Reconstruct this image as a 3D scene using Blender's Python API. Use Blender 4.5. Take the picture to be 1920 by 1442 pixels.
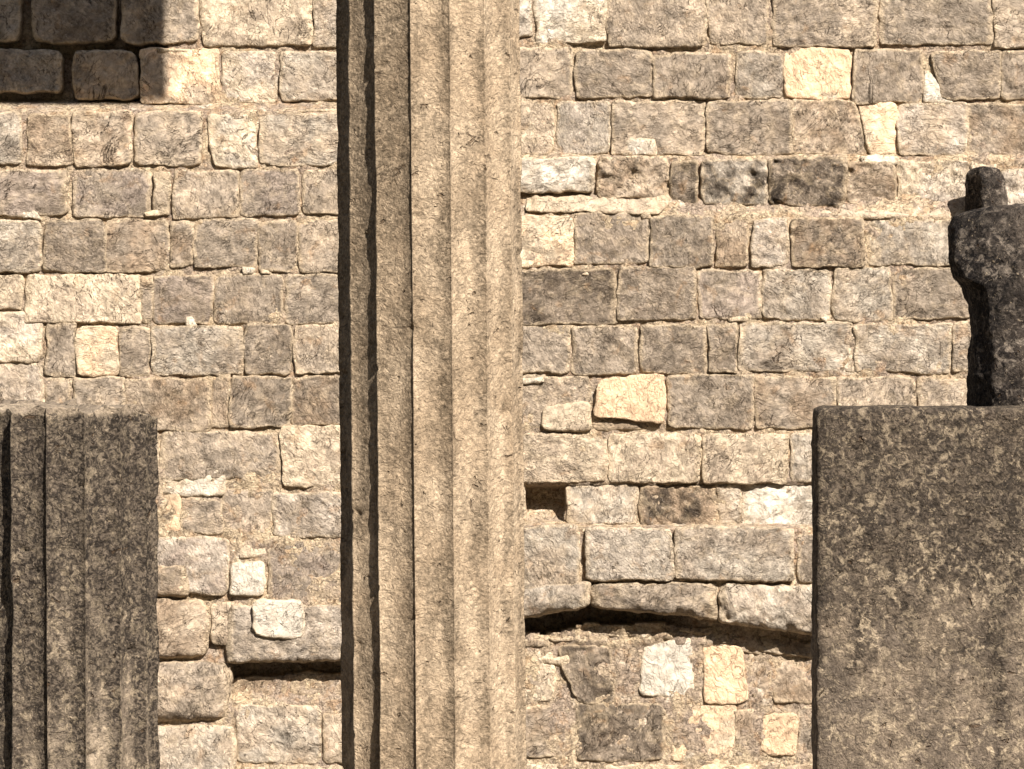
import bpy, math, random
import numpy as np

# ------------------------------------------------------------------ camera, sky, sun, exposure
for o in list(bpy.data.objects):
    bpy.data.objects.remove(o)
sc = bpy.context.scene
COL = sc.collection
S = 0.003            # metres per photo pixel on the wall plane
CD = 20.0            # camera to wall
cam_d = bpy.data.cameras.new("camera")
cam = bpy.data.objects.new("camera", cam_d)
COL.objects.link(cam)
cam.location = (0, -CD, 0)
cam.rotation_euler = (math.radians(90), 0, 0)
cam_d.sensor_width = 36.0
cam_d.lens = 36.0 * CD / (1920 * S)
cam_d.clip_end = 2000
sc.camera = cam

AZ, EL = math.radians(28), math.radians(40)
w = bpy.data.worlds.new("World")
sc.world = w
w.use_nodes = True
sky = w.node_tree.nodes.new("ShaderNodeTexSky")
sky.sky_type = 'NISHITA'
sky.sun_disc = False
sky.sun_elevation = EL
sky.sun_rotation = math.pi - AZ
bg = w.node_tree.nodes["Background"]
bg.inputs[1].default_value = 0.05
w.node_tree.links.new(sky.outputs[0], bg.inputs[0])
sd = bpy.data.lights.new("sun", 'SUN')
sd.energy = 4.9
sd.angle = math.radians(0.3)
sd.color = (1.0, 0.94, 0.875)
sun = bpy.data.objects.new("sun", sd)
COL.objects.link(sun)
sun.rotation_euler = (math.pi / 2 - EL, 0, AZ)
sc.view_settings.view_transform = 'Standard'
sc.view_settings.look = 'None'
sc.view_settings.exposure = 1.33
sc.view_settings.gamma = 1
sc.view_settings.use_curve_mapping = False

# ------------------------------------------------------------------ numpy noise
_r = np.random.RandomState(7)
_perm = np.concatenate([_r.permutation(256)] * 3)
_g = _r.normal(size=(256, 3)); _g /= np.linalg.norm(_g, axis=1)[:, None]
def perlin(p):
    p = np.asarray(p, float)
    i = np.floor(p).astype(int); f = p - i; i &= 255
    u = f * f * f * (f * (f * 6 - 15) + 10)
    out = 0
    for dx in (0, 1):
        for dy in (0, 1):
            for dz in (0, 1):
                h = _perm[_perm[_perm[i[:, 0] + dx] + i[:, 1] + dy] + i[:, 2] + dz]
                g = _g[h]
                dot = g[:, 0] * (f[:, 0] - dx) + g[:, 1] * (f[:, 1] - dy) + g[:, 2] * (f[:, 2] - dz)
                wx = u[:, 0] if dx else 1 - u[:, 0]
                wy = u[:, 1] if dy else 1 - u[:, 1]
                wz = u[:, 2] if dz else 1 - u[:, 2]
                out = out + wx * wy * wz * dot
    return out * 1.5
def fbm(p, sc_, oc=3, seed=0.0, gain=0.5):
    p = np.asarray(p, float) * sc_ + seed * 17.31
    a, t = 1.0, 0
    for k in range(oc):
        t = t + a * perlin(p); p = p * 2.03 + 11.7; a *= gain
    return t
def smooth(a, b, x):
    t = np.clip((x - a) / (b - a), 0, 1)
    return t * t * (3 - 2 * t)

def lin(c):
    c = np.array(c, float) / 255
    return np.where(c <= 0.04045, c / 12.92, ((c + 0.055) / 1.055) ** 2.4)
ALB = 0.69
PAL = {k: lin(v) * ALB for k, v in dict(
    g=(161, 146, 128), m=(161, 145, 130), d=(141, 126, 109), D=(106, 93, 79), t=(186, 167, 144), c=(213, 193, 165),
    l=(184, 171, 153), w=(230, 217, 197), o=(252, 214, 174), b=(156, 135, 112), p=(192, 177, 159), k=(78, 68, 58)).items()}
MORTAR = lin((212, 189, 156)) * ALB

def P(px, py, d):
    px = np.asarray(px, float); py = np.asarray(py, float); d = np.asarray(d, float) + 0 * px
    f = (CD - d) / CD
    return np.stack([(px - 960) * S * f, -d, (721 - py) * S * f], -1)

# ------------------------------------------------------------------ mesh helpers
def mk(name, V, F, mat, attrs=None, parent=None, smooth_=True):
    me = bpy.data.meshes.new(name)
    V = np.asarray(V, np.float32); F = np.asarray(F, np.int32)
    me.vertices.add(len(V)); me.vertices.foreach_set("co", V.ravel())
    k = F.shape[1]
    me.loops.add(F.size); me.loops.foreach_set("vertex_index", F.ravel())
    me.polygons.add(len(F))
    me.polygons.foreach_set("loop_start", np.arange(len(F), dtype=np.int32) * k)
    me.update(calc_edges=True)
    me.polygons.foreach_set("use_smooth", np.full(len(F), smooth_))
    for nm, a in (attrs or {}).items():
        if a.ndim == 2:
            at = me.attributes.new(nm, 'FLOAT_COLOR', 'POINT')
            at.data.foreach_set("color", np.concatenate([a, np.ones((len(a), 1))], 1).astype(np.float32).ravel())
        else:
            at = me.attributes.new(nm, 'FLOAT', 'POINT')
            at.data.foreach_set("value", a.astype(np.float32))
    me.validate()
    me.materials.append(mat)
    o = bpy.data.objects.new(name, me)
    COL.objects.link(o)
    if parent is not None:
        o.parent = parent
        o.location = (-parent.location[0], -parent.location[1], -parent.location[2])
    return o
def gridfaces(nu, nv, off=0, wrap=False):
    a = np.arange(nu * nv).reshape(nv, nu)
    if wrap:
        b = np.roll(a, -1, 1)
        return np.stack([a[:-1], b[:-1], b[1:], a[1:]], -1).reshape(-1, 4) + off
    return np.stack([a[:-1, :-1], a[:-1, 1:], a[1:, 1:], a[1:, :-1]], -1).reshape(-1, 4) + off
def thing(name, label, cat, loc, group=None):
    o = bpy.data.objects.new(name, None)
    COL.objects.link(o)
    o.location = loc
    o["label"] = label; o["category"] = cat
    if group: o["group"] = group
    o["kind"] = "thing"
    return o

# ------------------------------------------------------------------ materials
def nodes(name):
    m = bpy.data.materials.new(name); m.use_nodes = True
    nt = m.node_tree
    b = nt.nodes["Principled BSDF"]
    b.inputs["Roughness"].default_value = 0.92
    b.inputs["Specular IOR Level"].default_value = 0.12
    return m, nt, b
class N:
    def __init__(s, nt):
        s.nt = nt
        s.co = nt.nodes.new("ShaderNodeTexCoord").outputs["Object"]
    def lk(s, a, b):
        if hasattr(a, "is_output"): s.nt.links.new(a, b)
        else: b.default_value = a
    def noise(s, scale, detail=3, dist=0.0, rough=0.55, vec=None):
        n = s.nt.nodes.new("ShaderNodeTexNoise")
        s.lk(vec or s.co, n.inputs["Vector"])
        n.inputs["Scale"].default_value = scale; n.inputs["Detail"].default_value = detail
        n.inputs["Distortion"].default_value = dist; n.inputs["Roughness"].default_value = rough
        return n.outputs[0]
    def stretch(s, sx, sy, sz):
        n = s.nt.nodes.new("ShaderNodeMapping"); s.lk(s.co, n.inputs[0])
        n.inputs["Scale"].default_value = (sx, sy, sz)
        return n.outputs[0]
    def math(s, op, a, b=0.0, clamp=False):
        n = s.nt.nodes.new("ShaderNodeMath"); n.operation = op; n.use_clamp = clamp
        s.lk(a, n.inputs[0]); s.lk(b, n.inputs[1]); return n.outputs[0]
    def ramp(s, f, a, b, lo=0.0, hi=1.0):
        n = s.nt.nodes.new("ShaderNodeMapRange"); n.interpolation_type = 'SMOOTHSTEP'
        s.lk(f, n.inputs[0])
        for i, v in enumerate((a, b, lo, hi)): n.inputs[1 + i].default_value = v
        return n.outputs[0]
    def mix(s, f, a, b, mode='MIX'):
        n = s.nt.nodes.new("ShaderNodeMix"); n.data_type = 'RGBA'; n.blend_type = mode
        s.lk(f, n.inputs[0])
        for v, i in ((a, n.inputs[6]), (b, n.inputs[7])):
            if not hasattr(v, "is_output") and len(v) == 3: v = (*v, 1)
            s.lk(v, i)
        return n.outputs[2]
    def val(s, f):
        n = s.nt.nodes.new("ShaderNodeCombineColor")
        for i in range(3): s.lk(f, n.inputs[i])
        return n.outputs[0]
    def attr(s, nm):
        n = s.nt.nodes.new("ShaderNodeAttribute"); n.attribute_name = nm
        return n
    def worm(s, scale, width, dist=1.2, detail=2, vec=None):     # thin wandering lines
        a = s.math('ABSOLUTE', s.math('SUBTRACT', s.noise(scale, detail, dist, vec=vec), 0.5))
        return s.ramp(a, 0.0, width, 1.0, 0.0)
    def bump(s, h, dist, strength=1.0, nrm=None):
        n = s.nt.nodes.new("ShaderNodeBump")
        s.lk(h, n.inputs["Height"]); n.inputs["Distance"].default_value = dist
        n.inputs["Strength"].default_value = strength
        if nrm is not None: s.lk(nrm, n.inputs["Normal"])
        return n.outputs[0]

def stone_mat(name, edge=True, lich=0.5, contrast=1.0):
    m, nt, b = nodes(name); n = N(nt)
    tex = n.attr("tex").outputs["Fac"]                    # every stone has its own grain size and bedding direction
    rot = nt.nodes.new("ShaderNodeVectorRotate"); rot.rotation_type = 'Y_AXIS'
    n.lk(n.co, rot.inputs["Vector"]); n.lk(n.math('MULTIPLY', tex, 9.0), rot.inputs["Angle"])
    scl = nt.nodes.new("ShaderNodeVectorMath"); scl.operation = 'SCALE'
    n.lk(rot.outputs[0], scl.inputs[0]); n.lk(n.math('ADD', n.math('MULTIPLY', tex, 0.55), 0.55), scl.inputs["Scale"])
    world = n.co
    n.co = scl.outputs[0]
    bed = n.stretch(1, 1, 1.45)
    c = n.attr("col").outputs["Color"]
    big = n.noise(9, 6, 0.6, 0.6)
    c = n.mix(1.0, c, n.val(n.ramp(big, 0.28, 0.72, 1 - 0.26 * contrast, 1 + 0.24 * contrast)), 'MULTIPLY')
    tint = n.ramp(n.noise(15, 5, 0.8), 0.48, 0.66, 0.0, 0.5 * contrast)
    c = n.mix(tint, c, n.mix(0.5, c, tuple(MORTAR)))
    rust = n.ramp(n.noise(12, 5, 0.5), 0.58, 0.72, 0.0, 0.35 * contrast)
    c = n.mix(rust, c, tuple(lin((170, 132, 92)) * ALB))
    if edge:
        e = n.attr("edge").outputs["Fac"]
        en = n.ramp(n.math('ADD', n.math('MULTIPLY', e, 0.8), n.math('MULTIPLY', n.noise(18, 5, 0.5), 0.95)), 0.8, 1.12, 0.0, 0.65)
        c = n.mix(en, c, n.mix(0.25, tuple(MORTAR), c))
    L = n.ramp(n.noise(8, 6, 0.8, 0.65), 0.56, 0.7, 0.0, lich)
    L2 = n.math('MULTIPLY', L, n.ramp(n.noise(45, 3, 0.5), 0.35, 0.6))
    c = n.mix(L2, c, (0.075, 0.062, 0.05))
    wl = n.math('MULTIPLY', n.worm(17, 0.022, 1.6, 4, bed), n.ramp(n.noise(14, 2), 0.4, 0.6))
    wl2 = n.math('MULTIPLY', n.worm(30, 0.045, 0.9, 4, bed), n.ramp(n.noise(20, 3), 0.35, 0.6))
    crk = n.math('MULTIPLY', n.worm(5, 0.010, 2.2, 5, bed), n.ramp(n.noise(7, 2), 0.45, 0.55))
    dk = n.mix(1.0, c, (0.36, 0.28, 0.22), 'MULTIPLY')
    c = n.mix(n.math('MULTIPLY', wl, 0.45 * contrast), c, dk)
    c = n.mix(n.math('MULTIPLY', wl2, 0.16 * contrast), c, dk)
    c = n.mix(n.math('MULTIPLY', crk, 0.8 * min(1, contrast)), c, tuple(lin((78, 60, 44)) * .6))
    fine = n.noise(52, 4, 0.8, 0.6)
    c = n.mix(1.0, c, n.val(n.ramp(fine, 0.3, 0.7, 1 - 0.26 * contrast, 1 + 0.24 * contrast)), 'MULTIPLY')
    lt = n.math('MULTIPLY', n.ramp(n.noise(40, 4, 1.2, 0.6, bed), 0.58, 0.68), 0.28 * contrast)
    c = n.mix(lt, c, tuple(lin((228, 208, 184)) * ALB))
    nt.links.new(c, b.inputs["Base Color"])
    h = n.math('ADD', n.noise(26, 6, 0.9, 0.64, bed), n.math('MULTIPLY', n.math('ADD', wl, n.math('MULTIPLY', wl2, 0.35)), -0.22))
    h = n.math('ADD', h, n.math('MULTIPLY', crk, -0.45))
    nt.links.new(n.bump(h, 0.021, 1.0), b.inputs["Normal"])
    return m

def mortar_mat():
    m, nt, b = nodes("mortar"); n = N(nt)
    c = n.mix(n.ramp(n.noise(5, 5, 0.6), 0.38, 0.62), tuple(MORTAR), tuple(lin((178, 158, 138)) * ALB))
    c = n.mix(n.ramp(n.noise(16, 5, 0.6), 0.5, 0.66, 0, 0.55), c, tuple(lin((176, 140, 104)) * ALB))
    c = n.mix(n.ramp(n.noise(22, 5, 0.6), 0.56, 0.66, 0, 0.7), c, tuple(lin((148, 132, 116)) * ALB))
    c = n.mix(n.ramp(n.noise(9, 5, 0.5), 0.60, 0.70, 0, 0.7), c, tuple(lin((232, 214, 190)) * ALB))
    c = n.mix(n.math('MULTIPLY', n.worm(15, 0.02, 1.5, 4), 0.55), c, tuple(lin((110, 86, 64)) * .6))
    c = n.mix(1.0, c, n.val(n.ramp(n.noise(60, 4, 0.6), 0.3, 0.7, 0.72, 1.25)), 'MULTIPLY')
    nt.links.new(c, b.inputs["Base Color"])
    h = n.math('ADD', n.noise(38, 6, 0.8, 0.66), n.math('MULTIPLY', n.worm(15, 0.02, 1.5, 4), -0.3))
    nt.links.new(n.bump(h, 0.03), b.inputs["Normal"])
    return m

def column_mat(name, light, mid, dark, dk=0.5, lichen=0.0, fleck=0.3, lcol=(208, 187, 156)):
    """limestone of the columns: stains run down the shaft, wandering flecks and pits"""
    m, nt, b = nodes(name); n = N(nt)
    col = n.attr("col").outputs["Fac"]        # 0 clean .. 1 dark: weathering plus shade painted into the tone
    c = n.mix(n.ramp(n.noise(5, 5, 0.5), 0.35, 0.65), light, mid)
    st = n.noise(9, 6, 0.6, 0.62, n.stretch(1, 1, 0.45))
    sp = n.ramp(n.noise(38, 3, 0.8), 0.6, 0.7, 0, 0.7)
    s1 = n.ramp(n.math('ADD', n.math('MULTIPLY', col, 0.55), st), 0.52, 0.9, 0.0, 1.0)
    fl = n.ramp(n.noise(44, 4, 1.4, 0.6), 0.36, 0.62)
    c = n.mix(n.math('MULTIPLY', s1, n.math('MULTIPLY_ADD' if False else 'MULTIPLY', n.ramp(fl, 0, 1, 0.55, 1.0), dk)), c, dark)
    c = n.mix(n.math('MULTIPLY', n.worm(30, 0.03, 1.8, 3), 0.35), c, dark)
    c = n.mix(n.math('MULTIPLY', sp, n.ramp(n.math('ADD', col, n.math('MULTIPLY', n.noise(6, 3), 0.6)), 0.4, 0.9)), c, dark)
    if lichen:
        lf = n.ramp(n.noise(24, 7, 0.7, 0.72), 0.5, 0.60, 0, lichen)
        lf = n.math('MULTIPLY', lf, n.ramp(n.noise(4.5, 5, 0.3), 0.36, 0.6, 0.35, 1.0))
        lf = n.math('MULTIPLY', lf, n.math('SUBTRACT', 1.25, n.math('MULTIPLY', col, 0.6), True))
        c = n.mix(lf, c, tuple(lin(lcol) * .58))
        c = n.mix(n.ramp(n.noise(26, 6, 0.6, 0.75), 0.54, 0.66, 0, 0.85), c, tuple(lin((60, 54, 48)) * .56))
    c = n.mix(n.ramp(n.noise(70, 2, 1.5), 0.64, 0.74, 0, fleck), c, tuple(lin((240, 215, 178)) * .56))
    c = n.mix(1.0, c, n.val(n.ramp(n.noise(100, 3, 0.6), 0.3, 0.7, 0.78, 1.2)), 'MULTIPLY')
    c = n.mix(1.0, c, n.val(n.ramp(n.noise(40, 5, 0.9, 0.65), 0.32, 0.68, 0.8, 1.18)), 'MULTIPLY')
    pit = n.math('MAXIMUM', n.ramp(n.noise(22, 3, 0.6), 0.66, 0.74), n.ramp(n.noise(9, 5, 1.0, 0.7, n.stretch(1, 1, 2.2)), 0.64, 0.70))
    c = n.mix(n.math('MULTIPLY', pit, 0.6), c, tuple(lin((104, 82, 60)) * .56))
    nt.links.new(c, b.inputs["Base Color"])
    h = n.math('ADD', n.noise(34, 6, 1.0, 0.65), n.math('MULTIPLY', pit, -0.7))
    nt.links.new(n.bump(h, 0.02), b.inputs["Normal"])
    return m

M_STONE = stone_mat("wall_stone")
M_CLEAN = stone_mat("pale_stone", lich=0.06, contrast=0.4)
M_ROUGH = stone_mat("lichen_stone", lich=0.9, contrast=1.2)
M_MORTAR = mortar_mat()
LT, MD, DK = lin((216, 192, 161)) * .61, lin((201, 176, 145)) * .57, lin((104, 90, 72)) * .56
M_COL = column_mat("column_limestone", tuple(LT), tuple(MD), tuple(DK), 0.8, 0.0, 0.35)
M_STUB = column_mat("stub_limestone", tuple(lin((178, 160, 137)) * .60), tuple(lin((148, 132, 114)) * .60), tuple(lin((54, 47, 41)) * .56), 0.98, 0.6, 0.3)
M_PIER = column_mat("pier_stone", tuple(lin((158, 140, 119)) * .58), tuple(lin((127, 113, 98)) * .58), tuple(lin((56, 49, 42)) * .58), 0.92, 0.75, 0.45)
M_BLACK = column_mat("blackened_stone", tuple(lin((118, 106, 94)) * .56), tuple(lin((66, 58, 52)) * .56), tuple(lin((22, 19, 18)) * .56), 0.98, 0.75, 0.35, (150, 137, 122))

# ------------------------------------------------------------------ ground
GZ = -3.7
def ground():
    m, nt, b = nodes("dry_earth"); n = N(nt)
    c = n.mix(n.ramp(n.noise(0.7, 6), 0.35, 0.65), (0.16, 0.13, 0.095), (0.12, 0.10, 0.075))
    c = n.mix(n.ramp(n.noise(14, 5), 0.5, 0.7), c, (0.2, 0.17, 0.14))
    nt.links.new(c, b.inputs["Base Color"])
    nt.links.new(n.bump(n.noise(9, 8), 0.08), b.inputs["Normal"])
    xs = np.concatenate([np.linspace(-400, -12, 20), np.linspace(-11, 11, 90), np.linspace(12, 400, 20)])
    ys = np.concatenate([np.linspace(-400, -26, 20), np.linspace(-25, 1, 90), np.linspace(2, 400, 20)])
    X, Y = np.meshgrid(xs, ys)
    p = np.stack([X.ravel(), Y.ravel(), 0 * X.ravel()], -1)
    p[:, 2] = GZ + 0.05 * fbm(p, 0.5, 4)
    o = mk("ground", p, gridfaces(len(xs), len(ys)), m)
    o["kind"] = "structure"
ground()
def sky_blocking_hills():  # unseen slope added behind the camera to cut sky light and deepen shade
    m, nt, b = nodes("sky_blocking_slope"); n = N(nt)
    nt.links.new(n.mix(n.ramp(n.noise(.08, 6), .4, .6), (.035, .045, .02), (.07, .065, .04)), b.inputs["Base Color"])
    az = np.radians(np.linspace(-100, 100, 81)); rr = np.linspace(0, 1, 24)
    A_, Rr_ = np.meshgrid(az, rr)
    dist = 45 + 150 * Rr_.ravel()
    p = np.stack([np.sin(A_.ravel()) * dist, -12 - np.cos(A_.ravel()) * dist, GZ - 2 + 105 * Rr_.ravel() ** 1.1], -1)
    p[:, 2] += Rr_.ravel() * 16 * fbm(p, .012, 4)
    mk("sky_blocking_hills", p, gridfaces(81, 24), m)["kind"] = "structure"
sky_blocking_hills()

# ------------------------------------------------------------------ the wall
WALL = thing("stone_wall", "old wall of rough coursed grey and cream stone blocks behind the fluted columns", "wall", (0, 0, GZ))

LEFT_D = ([-1200, 194, 210, 1232, 1242, 1300, 1316, 2200], [0, 0, .13, .14, .03, .03, .09, .10])
RIGHT_D = ([-1200, 286, 297, 364, 404, 905, 910, 982, 990, 1150, 1176, 1300, 2200], [0, 0, .05, .05, .13, .13, .10, .10, .20, .20, .07, .07, .09])
def base(px, py):
    px = np.asarray(px, float); py = np.asarray(py, float)
    return np.where(px < 806, np.where((px < 434) & (py > 1200), 0.12, np.interp(py, *LEFT_D)), np.interp(py, *RIGHT_D))

class Acc:
    def __init__(s): s.V, s.F, s.C, s.E, s.T, s.n = [], [], [], [], [], 0
    def add(s, V, F, C, E):
        s.V.append(V); s.F.append(F + s.n); s.C.append(C); s.E.append(E); s.T.append(np.full(len(V), rng.random())); s.n += len(V)
    def build(s, name, mat, parent):
        return mk(name, np.concatenate(s.V), np.concatenate(s.F), mat,
                  {"col": np.concatenate(s.C), "edge": np.concatenate(s.E), "tex": np.concatenate(s.T)}, parent)

rng = random.Random(5)
def block_mesh(q, d, c1, c2=None, n=7.0, rough=1.0, step=3.4, rr=9.0, wob=3.0, seed=0.0, mixw=0.5, bulge=0.002, grow=2.0, jit=3.4, tv=0.0, mfreq=6, spall=2, kb=0.0):
    """one dressed stone: rounded quad outline in the wall plane, rough face, sides running back into the wall"""
    q = np.array(q, float)
    cq = q.mean(0)
    q = q + np.sign(q - cq) * (grow - (3.0 if cq[0] < 310 and cq[1] < 190 else 0)) + np.array([[rng.uniform(-jit, jit), rng.uniform(-jit, jit)] for _ in range(4)])
    W = (np.hypot(*(q[1] - q[0])) + np.hypot(*(q[2] - q[3]))) / 2
    H = (np.hypot(*(q[3] - q[0])) + np.hypot(*(q[2] - q[1]))) / 2
    nu, nv = max(6, int(W / step)), max(6, int(H / step))
    tw = lambda k: np.sign(np.linspace(-1, 1, k)) * (1 - (1 - np.abs(np.linspace(-1, 1, k))) ** 1.35)
    U, Vv = np.meshgrid(tw(nu), tw(nv))
    U = U.ravel(); Vv = Vv.ravel()
    m = np.maximum(np.abs(U), np.abs(Vv)); ms = np.maximum(m, 1e-6)
    a, b_ = U / ms, Vv / ms
    asp = W / H
    n = n * 1.35
    nx = n * max(1, asp ** 0.6); ny = n * max(1, (1 / asp) ** 0.6)
    s = np.maximum(np.abs(a) ** nx + np.abs(b_) ** ny, 1e-3) ** (-1 / max(nx, ny))
    k = 1 + (s - 1) * m ** 2
    u, v = U * k, Vv * k
    uu, vv = (u + 1) / 2, (v + 1) / 2
    p2 = (q[0] * ((1 - uu) * (1 - vv))[:, None] + q[1] * (uu * (1 - vv))[:, None] + q[2] * (uu * vv)[:, None] + q[3] * ((1 - uu) * vv)[:, None])
    q3 = np.concatenate([p2 * S, np.full((len(p2), 1), seed * 3.7)], 1)
    wm = m ** 3 * wob
    wx = (perlin(q3 * 9) * 1.6 + perlin(q3 * 31 + 5) * 0.7) * wm
    wy = (perlin(q3 * 9 + 40) * 1.6 + perlin(q3 * 31 + 45) * 0.7) * wm
    px, py = p2[:, 0] + wx, p2[:, 1] + wy
    e = (1 - m) * 0.5 * min(W, H)
    t = np.clip(e / rr, 0, 1)
    drop = rr * S * 1.0 * (1 - np.sqrt(np.clip(1 - (1 - t) ** 2, 0, 1)))
    big = fbm(q3, 6, 3, 1); med = fbm(q3, 22, 3, 2)
    rid = 1 - np.abs(fbm(q3, 10, 2, 3)) * 2
    tx, ty = rng.uniform(-1, 1) * 0.006, rng.uniform(-1, 1) * 0.006
    z = d + bulge * (1 - m ** 2) - drop + rough * (0.010 * big + 0.0065 * med + 0.006 * rid - 0.004) + tx * u + ty * v + tv * v
    for _ in range(spall):
        ph = rng.uniform(0, 2 * math.pi)
        sl = math.cos(ph) * u + math.sin(ph) * v
        z = np.minimum(z, d + 0.012 - rng.uniform(.02, .05) * (sl - rng.uniform(.45, .95)) + 0.003 * med)
    V = P(px, py, z)
    # skirt
    idx = np.arange(nu * nv).reshape(nv, nu)
    loop = np.concatenate([idx[0, :-1], idx[:-1, -1], idx[-1, :0:-1], idx[:0:-1, 0]])
    back = V[loop].copy(); back[:, 1] += 0.13
    off = len(V)
    F = gridfaces(nu, nv)[:, ::-1]
    L = len(loop); r = np.arange(L); r2 = (r + 1) % L
    F2 = np.stack([loop[r], loop[r2], off + r2, off + r], -1)
    c1v = PAL[c1]; c2v = PAL[c2] if c2 else PAL[c1] * 0.86
    mx = smooth(0.5 - mixw, 0.5 + mixw, 0.5 + 0.9 * fbm(q3, mfreq, 4, 4) + kb * v)[:, None]
    C = c1v * (1 - mx) + c2v * mx
    C = C * (1 + 0.16 * fbm(q3, 14, 3, 6)[:, None]) * rng.uniform(0.93, 1.07)
    E = np.clip(1 - e / 11.0, 0, 1)
    V = np.concatenate([V, back]); C = np.concatenate([C, C[loop]]); E = np.concatenate([E, np.ones(L)])
    return V, np.concatenate([F, F2]), C, E

# every traced stone: x0, x1, y0, y1 in photo pixels, colour codes, options
B = []
def A(x0, x1, y0, y1, c, **k):
    B.append(dict(q=[(x0, y0), (x1, y0), (x1, y1), (x0, y1)], c=c, **k))
def Q(q, c, **k):
    B.append(dict(q=q, c=c, **k))
# left, upper tier
A(-60, 39, -40, 80, 'gl', n=5); A(58, 221, -30, 79, 'gd', n=5); A(226, 374, -22, 82, 'gt', n=6); A(377, 586, -8, 84, 'tc'); A(590, 700, -10, 86, 'pt')
A(-50, 119, 90, 174, 'gl', n=4); A(134, 259, 92, 188, 'gt', n=5); A(262, 412, 90, 192, 'to', n=8); A(419, 519, 97, 193, 'cp', n=6); A(526, 690, 98, 188, 'gl', n=6)
# left, below the first ledge
A(-60, 40, 210, 310, 'lg'); A(50, 133, 218, 311, 'bt', n=6); A(139, 246, 210, 312, 'tb', m=1); A(250, 379, 210, 308, 'gt', n=6); Q([(384, 214), (470, 214), (484, 312), (398, 312)], 'cl', n=4.5); A(486, 700, 214, 308, 'lt', n=5)
A(-60, 127, 321, 405, 'md', n=7); A(136, 284, 318, 406, 'mg', n=8); A(288, 318, 324, 402, 'ct'); A(322, 446, 322, 408, 'gt', n=8); A(452, 561, 318, 407, 'mg', n=5); A(568, 690, 320, 402, 'tg', n=6)
A(-60, 80, 414, 510, 'gl'); A(84, 198, 414, 511, 'gd'); A(201, 317, 414, 508, 'gb'); A(321, 361, 418, 502, 'bg'); A(366, 481, 413, 503, 'g'); A(485, 557, 413, 509, 'gd'); A(561, 690, 413, 510, 'gt')
A(-60, 42, 518, 581, 'tc'); A(47, 262, 515, 606, 'tc', n=11); A(265, 284, 520, 602, 'bg'); A(287, 398, 517, 606, 'md'); A(401, 530, 514, 605, 'dg', n=6); A(533, 690, 515, 606, 'g')
A(-60, 79, 585, 676, 'pc', n=8); A(-60, 83, 680, 770, 'pt', n=9); A(86, 140, 610, 706, 'dg', n=9); A(143, 220, 612, 704, 'oc', n=5, o=1, lab='warm cream stone beside a narrow dark grey block'); A(224, 284, 612, 706, 'gd'); A(287, 457, 612, 702, 'gl', n=6); A(460, 547, 610, 700, 'dg'); A(550, 690, 611, 700, 'gt')
A(86, 132, 711, 775, 'gt'); A(136, 232, 709, 775, 'tg'); A(238, 392, 712, 807, 'tb', n=8); A(397, 430, 702, 800, 'tb', n=6); A(432, 546, 706, 801, 'dg', n=9); A(549, 690, 706, 795, 'db', m=1)
A(304, 524, 809, 897, 'gt', n=8); A(528, 690, 800, 912, 'tc', n=7); A(200, 296, 810, 900, 'gt')
A(292, 336, 930, 1000, 'ob', n=5, o=1, lab='small orange stone at the edge of the broken fluted column'); A(300, 420, 884, 930, 'wc', n=3, o=1, lab='smear of whitish stone under the wide tan block'); A(341, 416, 935, 1000, 'tg'); A(419, 511, 915, 1000, 'gt', n=8); A(514, 690, 922, 1006, 'gp', n=9)
A(290, 430, 1006, 1112, 'pm', n=5); A(433, 497, 1053, 1119, 'w', n=7, o=1, rough=.5, dd=.012, lab='small square white stone'); A(448, 500, 1021, 1046, 'wc', n=4, o=1); A(505, 700, 1014, 1132, 'mg', n=8)
A(180, 352, 1062, 1117, 'db', n=3, rr=14, dd=.03); A(180, 391, 1122, 1236, 'tb', n=3, rr=18, dd=.03, bulge=.02); A(398, 455, 1128, 1210, 'bt', n=4)
A(425, 720, 1136, 1241, 'gp', n=9, dd=.035, rr=14, lab='long grey slab jutting over a black gap'); A(474, 572, 1130, 1197, 'w', n=2.6, dd=.052, o=1, rough=.5, lab='oval whitish stone above the jutting slab')
A(180, 432, 1240, 1352, 'gt', n=3, dd=.03, rr=24, bulge=.03)
A(440, 540, 1272, 1308, 'bt', n=4, dd=-.01); A(545, 690, 1264, 1306, 'tb', n=4, dd=-.01)
A(180, 441, 1362, 1470, 'tl', n=4, rr=16, dd=.02); A(446, 604, 1322, 1430, 'lt', n=6); A(609, 700, 1335, 1432, 'tb'); A(445, 700, 1437, 1530, 'ct')
for (x, y, w_, h_, c_) in ((55, 402, 42, 17, 'w'), (284, 402, 34, 15, 'c'), (361, 600, 24, 24, 'w'), (466, 508, 30, 14, 'w'), (500, 507, 20, 12, 'c'), (1215, 405, 26, 10, 'c'),
                          (1100, 512, 20, 9, 'c'), (1000, 712, 46, 16, 'w'), (1650, 300, 70, 18, 'w'), (1545, 600, 18, 10, 'w'), (1040, 1238, 60, 20, 'c'), (600, 205, 80, 10, 'c'), (1385, 598, 40, 8, 'c'), (330, 96, 70, 10, 'c')):
    Q([(x - w_ / 2, y - h_ / 2 + 2), (x + w_ / 2 - 5, y - h_ / 2), (x + w_ / 2, y + h_ / 2), (x - w_ / 2 + 2, y + h_ / 2)], c_, n=3.5, dd=.004, rr=4, grow=0)
for k in range(11):
    x = 1000 + 50 * k + rng.uniform(-8, 8)
    y = float(np.interp(x, [980, 1150, 1300, 1420, 1540], [1204, 1186, 1184, 1205, 1238])) + rng.uniform(-7, 7)
    w_, h_ = rng.uniform(40, 70), rng.uniform(13, 20)
    Q([(x - w_ / 2, y - h_ / 2 + 3), (x + w_ / 2 - 5, y - h_ / 2), (x + w_ / 2, y + h_ / 2), (x - w_ / 2 + 4, y + h_ / 2 - 2)], rng.choice(['tb', 'bt', 'ct', 'gt']), n=4, dd=.018, rr=6, rough=1.8, grow=0)
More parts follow.
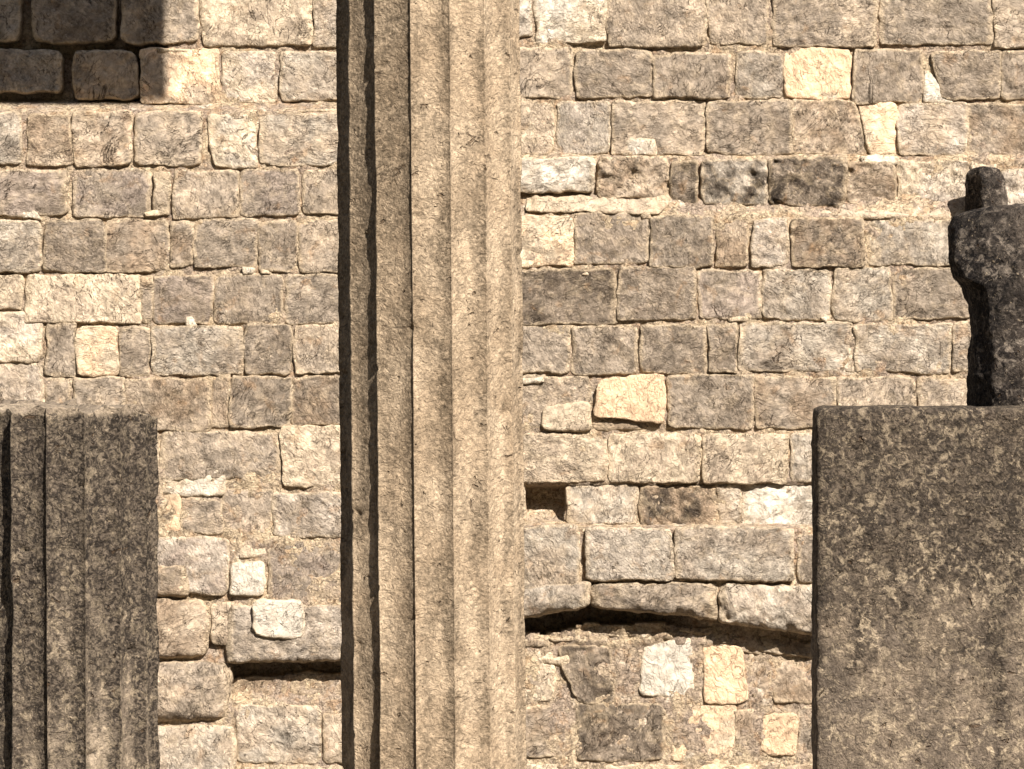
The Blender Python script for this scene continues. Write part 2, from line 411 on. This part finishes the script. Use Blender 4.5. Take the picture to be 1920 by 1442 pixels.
# right, upper tier
A(930, 996, -30, 72, 'wp', n=9); A(1003, 1135, -6, 80, 'wc', n=8); A(1139, 1325, -12, 86, 'tg', n=8); A(1329, 1442, -12, 84, 'gt'); A(1447, 1642, -12, 86, 'gt', n=9); A(1651, 1858, -12, 84, 'g', n=10); A(1863, 2000, -12, 88, 'tg')
A(925, 1074, 92, 182, 'gt'); A(1079, 1222, 96, 180, 'gd', n=7); A(1226, 1372, 101, 181, 'dg', n=9); A(1378, 1465, 98, 182, 'gl'); A(1469, 1596, 90, 185, 'o', n=6, o=1, rough=.7, lab='large bright orange cream block in the second course'); A(1599, 1731, 93, 192, 'dg', n=7); Q([(1742, 96), (1876, 96), (1876, 187), (1768, 187)], 'gd', n=9); Q([(1735, 135), (1752, 140), (1789, 190), (1734, 190)], 'w', n=5, o=1, rough=.4, lab='white triangular stone'); A(1878, 2000, 96, 187, 'gd')
A(925, 1038, 190, 291, 'ct', n=5); A(1045, 1145, 191, 288, 'pl', n=6); A(1148, 1322, 190, 288, 'gt', n=9); Q([(1180, 264), (1225, 262), (1236, 292), (1158, 292)], 'cw', n=4, o=1, dd=.012, lab='low cream chip wedged at the foot of a grey block'); A(1326, 1484, 190, 290, 'gd', n=9); Q([(1488, 190), (1600, 192), (1630, 290), (1488, 290)], 'tb', n=9, m=1); Q([(1605, 192), (1682, 194), (1682, 287), (1632, 287)], 'oc', n=6, o=1, lab='orange cream wedge shaped stone'); A(1686, 1812, 195, 289, 'pt', n=7); A(1815, 2000, 196, 290, 'gb', n=9)
# right, eroded course
A(930, 1113, 297, 361, 'lw', n=6, dd=.03, rough=1.6); A(1120, 1255, 297, 372, 'tb', n=5, rough=2.8, dd=.02, m=1); A(1258, 1309, 300, 384, 'kd', n=5, rough=2, m=1); A(1313, 1440, 299, 385, 'lk', n=6, rough=2.2, dd=.03, m=1, mixw=.45, kb=.3); A(1441, 1585, 297, 388, 'dk', n=5, rough=2.2, dd=.03, m=1, mixw=.45, kb=.2); A(1589, 1680, 303, 384, 'tb', n=6, rough=2); A(1684, 1818, 303, 384, 'pc', n=6, rough=1.8); A(1822, 1866, 306, 330, 'pc', n=5); Q([(1880, 322), (2000, 316), (2000, 402), (1862, 402), ], 'lp', n=4, rough=1.8, dd=.16, rr=16)
Q([(985, 366), (1262, 372), (1240, 399), (985, 394)], 'ct', n=3.5, dd=-.002, rr=5, tv=.04, rough=2.6, o=1, lab='low sunlit cream ledge')
A(1500, 1836, 387, 409, 'ct', n=7, dd=-.016, rr=4, rough=1.6, tv=.05, o=1, lab='bright flat ledge top beside the black stone')
# right, main wall
A(925, 1073, 404, 498, 'oc', n=8, mixw=.4); A(1078, 1217, 401, 496, 'gd', n=9); A(1219, 1337, 404, 498, 'gd', n=12); A(1341, 1402, 410, 500, 'tb', n=9); A(1408, 1476, 410, 500, 'pt', n=8); A(1483, 1622, 409, 500, 'db', n=8, m=1); A(1632, 2000, 411, 498, 'gl', n=12)
A(925, 1153, 505, 606, 'Dd', n=8); A(1158, 1303, 502, 599, 'gd', n=9); A(1309, 1426, 507, 599, 'gm', n=9); A(1427, 1558, 506, 600, 'lg', n=8); A(1562, 1670, 503, 602, 'tl', n=8); A(1674, 1822, 500, 598, 'dg', n=9); A(1826, 2000, 503, 600, 'g')
A(925, 1066, 610, 700, 'g', n=9); A(1073, 1195, 612, 702, 'gd', n=7); A(1199, 1325, 610, 701, 'gd', n=9); A(1329, 1384, 608, 698, 'dg', n=10); A(1387, 1600, 606, 698, 'lg', n=12); A(1602, 1780, 606, 698, 'gl', n=12); A(1785, 1830, 606, 697, 'tg'); A(1834, 2000, 606, 697, 'g')
A(925, 1106, 706, 800, 'gt', n=7, m=1); Q([(1018, 762), (1100, 750), (1108, 806), (1020, 806)], 'ct', n=4, o=1, dd=.012); Q([(1124, 712), (1248, 704), (1249, 796), (1113, 778)], 'o', n=4.5, o=1, rough=.6, dd=.012, lab='bright orange stone with a rounded shoulder above the cream course'); A(1113, 1240, 785, 806, 'tb', n=3); A(1252, 1412, 705, 804, 'dg', n=9); A(1417, 1566, 706, 804, 'gb', n=9); A(1570, 1716, 710, 800, 'gt', n=9); A(1720, 2000, 711, 800, 'tg', n=9)
A(925, 1139, 815, 906, 'ct', n=4.5); A(1142, 1312, 812, 904, 'tc', n=8); A(1317, 1476, 812, 904, 'ct', n=8); A(1481, 1640, 816, 902, 'lg', n=7)
A(1062, 1195, 909, 981, 'lt', n=8); A(1198, 1343, 909, 985, 'bk', n=7, m=1, dd=-.008, mixw=.3, rough=1.8); A(1347, 1385, 909, 986, 'lt'); A(1388, 1640, 909, 986, 'wl', n=9)
A(925, 984, 912, 980, 'tl')
A(925, 1086, 988, 1104, 'lt', n=7, dd=.02); A(1098, 1261, 989, 1086, 'lp', n=8, dd=.02); A(1267, 1491, 990, 1088, 'lg', n=9, dd=.02); A(1496, 1640, 1000, 1092, 'gd', n=7)
Q([(925, 1108), (1105, 1090), (1106, 1134), (925, 1174)], 'lg', n=6, rough=1.8, rr=16, dd=.04, bulge=.03); Q([(1110, 1094), (1345, 1092), (1345, 1164), (1110, 1136)], 'gd', n=5, rough=2.4, rr=16, dd=.03, bulge=.03); Q([(1347, 1094), (1640, 1098), (1640, 1202), (1347, 1164)], 'lg', n=6, rough=2.0, rr=16, dd=.03, bulge=.03)
Q([(1304, 1168), (1424, 1194), (1440, 1226), (1304, 1202)], 'tb', n=4, rough=1.8, dd=.02); Q([(1426, 1194), (1640, 1218), (1640, 1260), (1446, 1222)], 'gb', n=4, rough=1.8, dd=.03)
A(925, 1040, 1220, 1312, 'tc', n=6, m=1); Q([(1040, 1212), (1148, 1210), (1148, 1315), (1080, 1315)], 'Dd', n=5, rough=1.6); A(1151, 1196, 1216, 1312, 'bt', n=7); Q([(1206, 1208), (1300, 1196), (1301, 1308), (1197, 1302)], 'w', n=5, o=1, rough=.5, dd=.01, lab='large whitish stone with a clipped corner under the arch'); Q([(1318, 1202), (1392, 1214), (1403, 1319), (1322, 1317)], 'o', n=7, o=1, rough=.5, dd=.01, lab='tall orange cream stone under the arch'); A(1405, 1446, 1222, 1314, 'bt', n=7); A(1449, 1640, 1238, 1318, 'tb', n=6)
A(925, 1076, 1325, 1420, 'gb', n=9, m=1); A(1079, 1246, 1320, 1426, 'dD', n=9, m=1); A(1262, 1377, 1325, 1429, 'oc', n=8, o=1, rough=.6, dd=.01, lab='large square cream stone in the lowest visible course'); A(1381, 1420, 1330, 1424, 'bg', n=9); A(1427, 1491, 1340, 1416, 'o', n=4.5, o=1, rough=.6, lab='small orange cream stone beside the big pillar'); A(1495, 1640, 1328, 1424, 'tg', n=8)
A(925, 1200, 1434, 1520, 'tc', n=8); A(1204, 1420, 1434, 1520, 'co', n=8); A(1424, 1640, 1432, 1520, 'tb', n=8)

def build_wall():
    rest = Acc()
    items = []
    for i, b in enumerate(B):
        q = np.array(b['q'], float)
        cx, cy = q.mean(0)
        x0, x1 = np.clip([q[:, 0].min(), q[:, 0].max()], 0, 1920)
        y0, y1 = np.clip([q[:, 1].min(), q[:, 1].max()], 0, 1442)
        # what the columns in front leave open
        for (a0, a1, t0) in ((632, 985, 0), (0, 294, 755), (1534, 1920, 762)):
            if y0 >= t0 - 20:
                if x0 >= a0 and x1 <= a1: x1 = x0
                elif x0 < a0 < x1: x1 = a0
                elif x0 < a1 < x1: x0 = a1
        vis = max(0, x1 - x0) * max(0, y1 - y0)
        d = float(base(cx, cy)) + b.get('dd', 0) + rng.uniform(-.008, .010)
        c = b['c']
        v = block_mesh(q, d, c[0], c[1] if len(c) > 1 else None, n=b.get('n', 8), rough=b.get('rough', 1.0),
                       rr=b.get('rr', rng.uniform(2.2, 5)), seed=i * 0.731, mixw=b.get('mixw', .5), tv=b.get('tv', 0), mfreq=9 if b.get('m') else 6, kb=b.get('kb', 0), bulge=b.get('bulge', .002), grow=b.get('grow', 2.0), spall=b.get('sp', rng.choice([1, 2, 2, 3, 4])))
        items.append((vis + (1e6 if b.get('o') or b.get('lab') else 0), i, v))
    items.sort(key=lambda t: -t[0])
    marked = sum(1 for t in items if t[0] >= 1e6)
    cap = 96
    for k, (vis, i, (V, F, C, E)) in enumerate(items):
        b = B[i]
        if k < cap and vis > 300:
            mat = M_CLEAN if b.get('o') else (M_ROUGH if b.get('m') else M_STONE)
            o = mk("stone_block", V, F, mat, {"col": C, "edge": E, "tex": np.full(len(V), rng.random())}, WALL)
            if b.get('lab'): o["label"] = b['lab']
        else:
            rest.add(V, F, C, E)
    # stones hidden by the columns and beyond the frame: coarse, same masonry
    def fill(x0, x1, y0, y1, step):
        y = y0
        while y < y1 - 20:
            h = min(rng.uniform(88, 108), y1 - y)
            if y1 - y - h < 40: h = y1 - y
            x = x0 + rng.uniform(0, 10)
            while x < x1 - 20:
                wd = rng.uniform(80, 210)
                if x1 - x - wd < 50: wd = x1 - x
                cx, cy = x + wd / 2, y + h / 2
                c = rng.choice(['gt', 'gd', 'tg', 'lg', 'dg', 'tc', 'gl', 'mb'.replace('b', 'g'), 'pt'])
                rest.add(*block_mesh([(x + 3, y + 3), (x + wd - 3, y + 3), (x + wd - 3, y + h - 3), (x + 3, y + h - 3)],
                                     float(base(cx, cy)) + rng.uniform(-.01, .01), c[0], c[1], n=8, step=step, rr=8, seed=rng.uniform(0, 900)))
                x += wd
            y += h
    fill(704, 922, -20, 1520, 9)
    fill(-70, 285, 905, 1530, 9); fill(1645, 2005, 805, 1530, 9)
    fill(-1000, -64, -900, 1960, 14); fill(2006, 2900, -900, 1960, 14)
    fill(-60, 2002, -900, -44, 14); fill(-60, 2002, 1534, 1960, 14)
    o = rest.build("small_stones", M_STONE, WALL)
    o["kind"] = "stuff"
    # mortar bed
    xs = np.concatenate([np.arange(-1000, -10, 24), np.arange(-10, 1930, 4.6), np.arange(1930, 2910, 24)])
    ys = np.concatenate([np.arange(-900, -10, 24), np.arange(-10, 1452, 4.6), np.arange(1452, 1980, 24)])
    X, Y = np.meshgrid(xs, ys); X = X.ravel(); Y = Y.ravel()
    q3 = np.stack([X * S, Y * S, 0 * X], -1)
    d = base(X, Y) - 0.022 + 0.018 * fbm(q3, 5, 3, 1) + 0.008 * fbm(q3, 28, 3, 2)
    flush = np.where(X > 806, smooth(1195, 1215, Y), smooth(780, 900, Y) * np.where(X < 440, smooth(1090, 1040, Y) * .6, .6)) * smooth(1500, 1470, Y)
    d += 0.021 * flush
    band = (X > 806) * smooth(1160, 1172, Y) * smooth(1216, 1200, Y)
    d += band * (0.03 + 0.03 * fbm(q3, 9, 3, 9))
    deep = ((X < 316) & (Y < 192)) * smooth(320, 300, X)
    d -= 0.13 * deep
    yt = np.interp(X, [980, 1100, 1200, 1350, 1530, 1700], [1166, 1132, 1146, 1164, 1186, 1200])
    yb = np.interp(X, [980, 1100, 1200, 1350, 1530, 1700], [1190, 1170, 1166, 1176, 1204, 1220])
    g = (X > 920) & (X < 1640) & (Y > yt - 6) & (Y < yb + 4 * np.sin(X * .05))
    d = np.where(g, -0.14 + 0.23 * smooth(1120, 1330, X), d)
    d = np.where((X > 432) & (X < 720) & (Y > 1239) & (Y < 1266 + 5 * np.sin(X * .03)), -0.08, d)
    d = np.where((X > 984) & (X < 1059) & (Y > 913) & (Y < 978), -0.10 + 0.12 * smooth(930, 985, Y), d)
    mk("mortar", P(X, Y, d), gridfaces(len(xs), len(ys))[:, ::-1], M_MORTAR, None, WALL)
    # solid core behind the facing
    x0, x1, z0, z1 = -6.0, 6.0, GZ - 0.2, 4.9
    y0, y1 = 0.34, 1.4
    V = [(x0, y0, z0), (x1, y0, z0), (x1, y1, z0), (x0, y1, z0), (x0, y0, z1), (x1, y0, z1), (x1, y1, z1), (x0, y1, z1)]
    F = [(0, 1, 5, 4), (1, 2, 6, 5), (2, 3, 7, 6), (3, 0, 4, 7), (4, 5, 6, 7), (3, 2, 1, 0)]
    mk("rubble_core", np.array(V), np.array(F), M_MORTAR, None, WALL, False)
build_wall()

# ------------------------------------------------------------------ columns
DC = 6.0                      # the colonnade stands this far in front of the wall
FC = (CD - DC) / CD
def flute_r(th, R, phase, depth):
    w_ = 2 * math.pi / 15
    t = ((th - phase) / w_) % 1.0
    chord = math.cos(w_ / 2) / np.cos((t - 0.5) * w_)
    return R * chord - depth * np.sin(math.pi * t) ** 0.4
def shaft(name, cx, R0, z0, z1, phase, mat, parent, zs, lean=0.0, top=None, depth=0.023, stain_shade=None, rough=1.0, seed=0):
    tk = np.array([0, .012, .03, .06, .1, .16, .24, .33, .42, .5, .58, .67, .76, .84, .9, .94, .97, .988])
    th = (phase + np.concatenate([(k + tk) for k in range(15)]) * 2 * math.pi / 15)
    na = len(th)
    T, Z = np.meshgrid(th, zs)
    r = flute_r(T, R0, phase, depth)
    w_ = 2 * math.pi / 15
    t = ((T - phase) / w_) % 1.0
    arr = np.maximum(0, 1 - np.minimum(t, 1 - t) / 0.12)          # near an arris
    Zt = Z if top is None else np.minimum(Z, top(T))
    x = r * np.sin(T); y = -r * np.cos(T)
    p = np.stack([x.ravel(), y.ravel(), Zt.ravel()], -1)
    chip = np.maximum(0, fbm(p, 4.5, 3, 20 + seed) + 0.1) * arr.ravel() * 0.007
    ds = rough * (0.003 * fbm(p, 6, 3, 21 + seed) + 0.0018 * fbm(p, 30, 3, 22 + seed)) - rough * chip
    pits = np.maximum(0, fbm(p * np.array([1, 1, 1.6]), 9, 2, 23 + seed) - 0.62) * 0.05 * rough
    rr = (r.ravel() + ds - pits)
    V = np.stack([cx + rr * np.sin(T.ravel()) + lean * Zt.ravel(), -DC - rr * np.cos(T.ravel()), Zt.ravel()], -1)
    col = np.zeros(len(V)) if stain_shade is None else stain_shade(T.ravel(), Zt.ravel(), t.ravel())
    F = gridfaces(na, len(zs), 0, True)
    k = len(V)
    # top surface: concentric rings
    rings = 10
    topv, topc, tf = [], [], []
    last = np.arange(na) + (len(zs) - 1) * na
    edge = V[last]
    cen = np.array([cx + lean * edge[:, 2].mean(), -DC, edge[:, 2].mean()])
    prev = last
    for j in range(1, rings + 1):
        f = 1 - j / (rings + 0.3)
        pv = cen + (edge - cen) * f
        pv[:, 2] += 0.010 * fbm(pv, 9, 3, 31) + 0.015 * (1 - f)
        ids = np.arange(na) + k + (j - 1) * na
        topv.append(pv); topc.append(np.full(na, 0.0))
        tf.append(np.stack([prev, np.roll(prev, -1), np.roll(ids, -1), ids], -1))
        prev = ids
    V = np.concatenate([V] + topv); col = np.concatenate([col] + topc); F = np.concatenate([F] + tf)
    return mk(name, V, F, mat, {"col": col[:, None] * np.ones((1, 3))}, parent)
def zrange(a, b, fine0, fine1, coarse, fine):
    return np.unique(np.concatenate([np.arange(a, fine0, coarse), np.arange(fine0, fine1, fine), np.arange(fine1, b, coarse), [b]]))

ZB = GZ - 0.05
SHADOW_BEAM_Z = 1.578 + (DC + 0.35) * math.tan(EL) / math.cos(AZ)
def central_column():
    cx = (808 - 960) * S * FC
    col = thing("fluted_column", "tall tan fluted limestone column crossing the whole picture, standing before the stone wall", "column", (cx, -DC, GZ))
    R = 173.5 * S * FC
    H = 721 * S * FC
    def st(T, Z, t):  # upper-left stain; flute shade and sunlit right side painted into the tone
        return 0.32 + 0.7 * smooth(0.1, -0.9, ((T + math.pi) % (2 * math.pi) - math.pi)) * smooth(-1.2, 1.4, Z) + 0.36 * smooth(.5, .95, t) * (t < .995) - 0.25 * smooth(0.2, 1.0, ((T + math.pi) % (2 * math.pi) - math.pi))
    shaft("shaft", cx, R, ZB, SHADOW_BEAM_Z - 0.48, math.radians(14.5), M_COL, col, zrange(ZB, SHADOW_BEAM_Z - 0.48, -H - .1, H + .1, .1, .011),
          lean=-12 / 1442, stain_shade=st)
    # capital: echinus and square abacus
    lx = cx - 12 / 1442 * (SHADOW_BEAM_Z - 0.4)
    prof = [(R * .99, 0), (R * 1.0, .05), (R * 1.06, .08), (R * 1.2, .18), (R * 1.3, .25), (R * 1.31, .28), (R * .5, .28)]
    na = 60; th = np.arange(na) / na * 2 * math.pi
    V = np.concatenate([np.stack([lx + r * np.sin(th), -DC - r * np.cos(th), np.full(na, SHADOW_BEAM_Z - .49 + z)], -1) for r, z in prof])
    mk("echinus", V, gridfaces(na, len(prof), 0, True), M_COL, {"col": np.full((len(V), 3), .3)}, col)
    slab("abacus", lx - R * 1.35, lx + R * 1.35, DC - R * 1.35, DC + R * 1.35, SHADOW_BEAM_Z - .215, SHADOW_BEAM_Z - .003, M_COL, col)
    return lx
def slab(name, x0, x1, d0, d1, z0, z1, mat, parent, skew=0.0, seg=12, jig=0.006):
    """a dressed block with worn edges; skew slants its right end"""
    V, F = [], []; off = 0
    def face(o, a, b, na, nb):
        nonlocal off
        g = np.array([[o + a * i / na + b * j / nb for i in range(na + 1)] for j in range(nb + 1)]).reshape(-1, 3)
        V.append(g); F.append(gridfaces(na + 1, nb + 1, off)); off += len(g)
    X, Y, Z = np.array([x1 - x0, 0, 0.]), np.array([0, d1 - d0, 0.]), np.array([0, 0, z1 - z0])
    o = np.array([x0, -d1, z0])
    n1, n2, n3 = seg * 2, seg, seg
    face(o, X, Z, n1, n3); face(o + Y, Z, X, n3, n1); face(o, Z, Y, n3, n2); face(o + X, Y, Z, n2, n3); face(o + Z, X, Y, n1, n2); face(o, Y, X, n2, n1)
    V = np.concatenate(V)
    u = (V[:, 0] - x0) / (x1 - x0)
    V[:, 0] += skew * (-V[:, 1] - d0) * u
    c = np.array([(x0 + x1) / 2, -(d0 + d1) / 2, (z0 + z1) / 2])
    V += (jig * np.stack([fbm(V, 5, 3, 41), fbm(V, 5, 3, 42), 0 * fbm(V, 5, 3, 43)], -1))
    ob = mk(name, V, np.concatenate(F), mat, {"col": np.full((len(V), 3), .4)}, parent, False)
    return ob
lx = central_column()

# unseen beam added on the tall column, end slanted to throw the top-left shadow
bx = -1.95 + (DC - 0.35) * math.tan(AZ)
SHADOW_BEAM = slab("shadow_beam", lx - 1.0, bx, DC - 0.35, DC + 0.35, SHADOW_BEAM_Z, SHADOW_BEAM_Z + 1.1, M_COL, None, skew=math.tan(AZ))
SHADOW_BEAM["label"] = "added unseen stone beam on the tall column, slanted to cast the top left shadow"
SHADOW_BEAM["category"] = "shadow caster"

def stub_column():
    cx = (125 - 960) * S * FC
    col = thing("column_stump", "short broken fluted column with dark lichen, left of the tall column", "column", (cx, -DC, GZ))
    R = 170.5 * S * FC
    zt = (721 - 758) * S * FC
    def top(T):
        p = np.stack([np.sin(T.ravel()), np.cos(T.ravel()), 0 * T.ravel()], -1)
        tt = (T + math.pi) % (2 * math.pi) - math.pi
        h = zt + 0.03 * fbm(p, 3.2, 4, 50).reshape(T.shape) - 0.045 * smooth(0.75, 1.5, tt) - 0.02 * smooth(2.9, 2.2, np.abs(tt)) + 0.012
        return h
    def st(T, Z, t):  # lichen by height; shade painted on flutes' right and the shaft's left
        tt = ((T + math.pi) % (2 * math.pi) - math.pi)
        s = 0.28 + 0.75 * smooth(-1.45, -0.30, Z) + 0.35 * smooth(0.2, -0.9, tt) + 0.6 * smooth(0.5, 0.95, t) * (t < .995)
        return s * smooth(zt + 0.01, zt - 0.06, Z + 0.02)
    zs = np.concatenate([np.arange(ZB, -1.85, .1), np.arange(-1.85, zt - .08, .011), np.linspace(zt - .08, zt + .06, 14)])
    shaft("shaft", cx, R, ZB, zt, math.radians(18), M_STUB, col, zs, lean=-4 / 700, top=top, stain_shade=st, rough=1.5, seed=3, depth=.034)
stub_column()

# ------------------------------------------------------------------ lofted rough stones
def loft(name, secs, mat, parent, yaw, org, n=6, na=96, amp=0.012, stain_shade=None, levels=60, capseg=10, facets=0, cham=None):
    """secs: (z, half width left, half width right, half depth) — a rounded rectangular stone turned by yaw about org"""
    secs = np.array(secs, float)
    zs = np.linspace(secs[0, 0], secs[-1, 0], levels)
    L, Rr, Dp = (np.interp(zs, secs[:, 0], secs[:, i]) for i in (1, 2, 3))
    th = np.arange(na) / na * 2 * math.pi
    th = th + 0.0
    cs, sn = np.cos(th), np.sin(th)
    sq = (np.abs(cs) ** n + np.abs(sn) ** n) ** (-1 / n)
    ux, uy = cs * sq, sn * sq
    V = []
    for k, z in enumerate(zs):
        xx = np.where(ux < 0, ux * L[k], ux * Rr[k])
        yy = uy * Dp[k]
        if cham:                                     # left front corner split off along the stone's height
            ex = np.maximum(0, -.9 * xx - .43 * yy - cham * (.9 * L[k] + .43 * Dp[k]))
            xx = xx + .9 * ex; yy = yy + .43 * ex
        V.append(np.stack([xx, yy, np.full(na, z)], -1))
    V = np.concatenate(V)
    last = V[-na:]
    cen = last.mean(0)
    F = [gridfaces(na, levels, 0, True)]
    extra = []
    prev = np.arange(na) + (levels - 1) * na
    for j in range(1, capseg + 1):
        f = 1 - j / (capseg + .2)
        pv = cen + (last - cen) * f
        pv[:, 2] += 0.25 * amp * (1 - f)
        ids = np.arange(na) + len(V) + (j - 1) * na
        extra.append(pv)
        F.append(np.stack([prev, np.roll(prev, -1), np.roll(ids, -1), ids], -1)); prev = ids
    V = np.concatenate([V] + extra)
    rf = random.Random(11)
    for _ in range(facets):
        dv = np.array([rf.uniform(-.45, .6), rf.uniform(-1, -.5), rf.uniform(-.4, .6)]); dv /= np.linalg.norm(dv)
        ds = V @ dv
        lim = ds.max() * rf.uniform(.80, .93)
        V = V - dv * (np.maximum(0, ds - lim) * .85)[:, None]
    o3 = np.array(org) * 1.7
    V = V + amp * np.stack([fbm(V + o3, 6, 4, 60), fbm(V + o3, 6, 4, 61), fbm(V + o3, 6, 4, 62)], -1) + amp * .4 * np.stack([fbm(V + o3, 25, 3, 63), fbm(V + o3, 25, 3, 64), fbm(V + o3, 25, 3, 65)], -1)
    st = np.full(len(V), .5) if stain_shade is None else stain_shade(V)
    c, s = math.cos(yaw), math.sin(yaw)
    W = np.stack([V[:, 0] * c - V[:, 1] * s + org[0], V[:, 0] * s + V[:, 1] * c + org[1], V[:, 2] + org[2]], -1)
    return mk(name, W, np.concatenate(F), mat, {"col": st[:, None] * np.ones((1, 3))}, parent)

# big square pillar at the right
DP = 5.8
FP = (CD - DP) / CD
px0 = (1540 - 960) * S * FP
pw = 1.25
pz = (721 - 764) * S * FP
pillar = thing("square_pillar", "massive flat-faced dark stone pillar speckled with tan lichen, lower right", "pillar", (px0 + pw / 2, -DP, GZ))
def pst(V):
    return 0.12 + 0.85 * smooth(2.15, 3.5, V[:, 2]) + 0.3 * smooth(.07, .0, np.abs(V[:, 0] - 0.11)) - 0.25 * smooth(2.4, 1.6, V[:, 2])
h = pz - GZ
b = loft("pillar_block", [(-.05, pw / 2, pw / 2, .35), (1.3, pw / 2, pw / 2, .35), (h - .03, pw / 2 - .003, pw / 2, .35), (h - .012, pw / 2 - .010, pw / 2 - .01, .345), (h, pw / 2 - .03, pw / 2 - .02, .33)],
     M_PIER, pillar, math.radians(-3.6), (px0 + pw / 2, -DP + .35, GZ), n=26, na=520, amp=.007, stain_shade=pst, levels=300)

# blackened carved fragment standing on the pillar
DF = 5.35
FF = (CD - DF) / CD
fx = lambda p: (p - 960) * S * FF
fz = lambda p: (721 - p) * S * FF
cxf = fx(1935)
frag_base = pz - 0.012
zz = lambda p: fz(p) - frag_base
wl = lambda p: cxf - fx(p)
secs = [(0, wl(1822), .3, .22), (zz(640), wl(1824), .3, .22), (zz(575), wl(1826), .3, .22), (zz(545), wl(1818), .3, .225), (zz(520), wl(1796), .3, .25), (zz(490), wl(1788), .3, .26), (zz(425), wl(1788), .3, .26),
        (zz(405), wl(1796), .3, .25), (zz(394), wl(1816), .29, .23), (zz(387), wl(1850), .26, .19)]
frag = loft("carved_fragment", secs, M_BLACK, None, math.radians(0), (cxf, -DF, frag_base), n=7, na=160, amp=.014, levels=110, facets=8, cham=.80,
            stain_shade=lambda V: 0.25 + 0.6 * smooth(.02, -.3, V[:, 0]) + .2 * smooth(.5, 0, V[:, 2]))  # left side darkened in colour as the shaded face
frag["label"] = "blackened upright stone fragment with a swollen head, standing on the dark pillar"
frag["category"] = "stone fragment"

# rough upright stone set on the wall's ledge behind the fragment
DS = 0.26
FS = (CD - DS) / CD
st_x = (1848 - 960) * S * FS
st_z = (721 - 402) * S * FS
st = loft("ledge_stone", [(0, .078, .09, .10), (.15, .078, .085, .10), (.22, .075, .08, .10), (.25, .06, .06, .08), (.262, .04, .04, .06)], M_BLACK, None, math.radians(24), (st_x, -DS, st_z), n=7, na=90, amp=.010, levels=40, facets=2,
          stain_shade=lambda V: 0.7 - 0.6 * smooth(-.02, .06, V[:, 0]))  # shade of the left face painted as a darker tone
st["label"] = "small upright stone, left painted dark as shade, on the bright ledge behind the blackened fragment"
st["category"] = "stone"
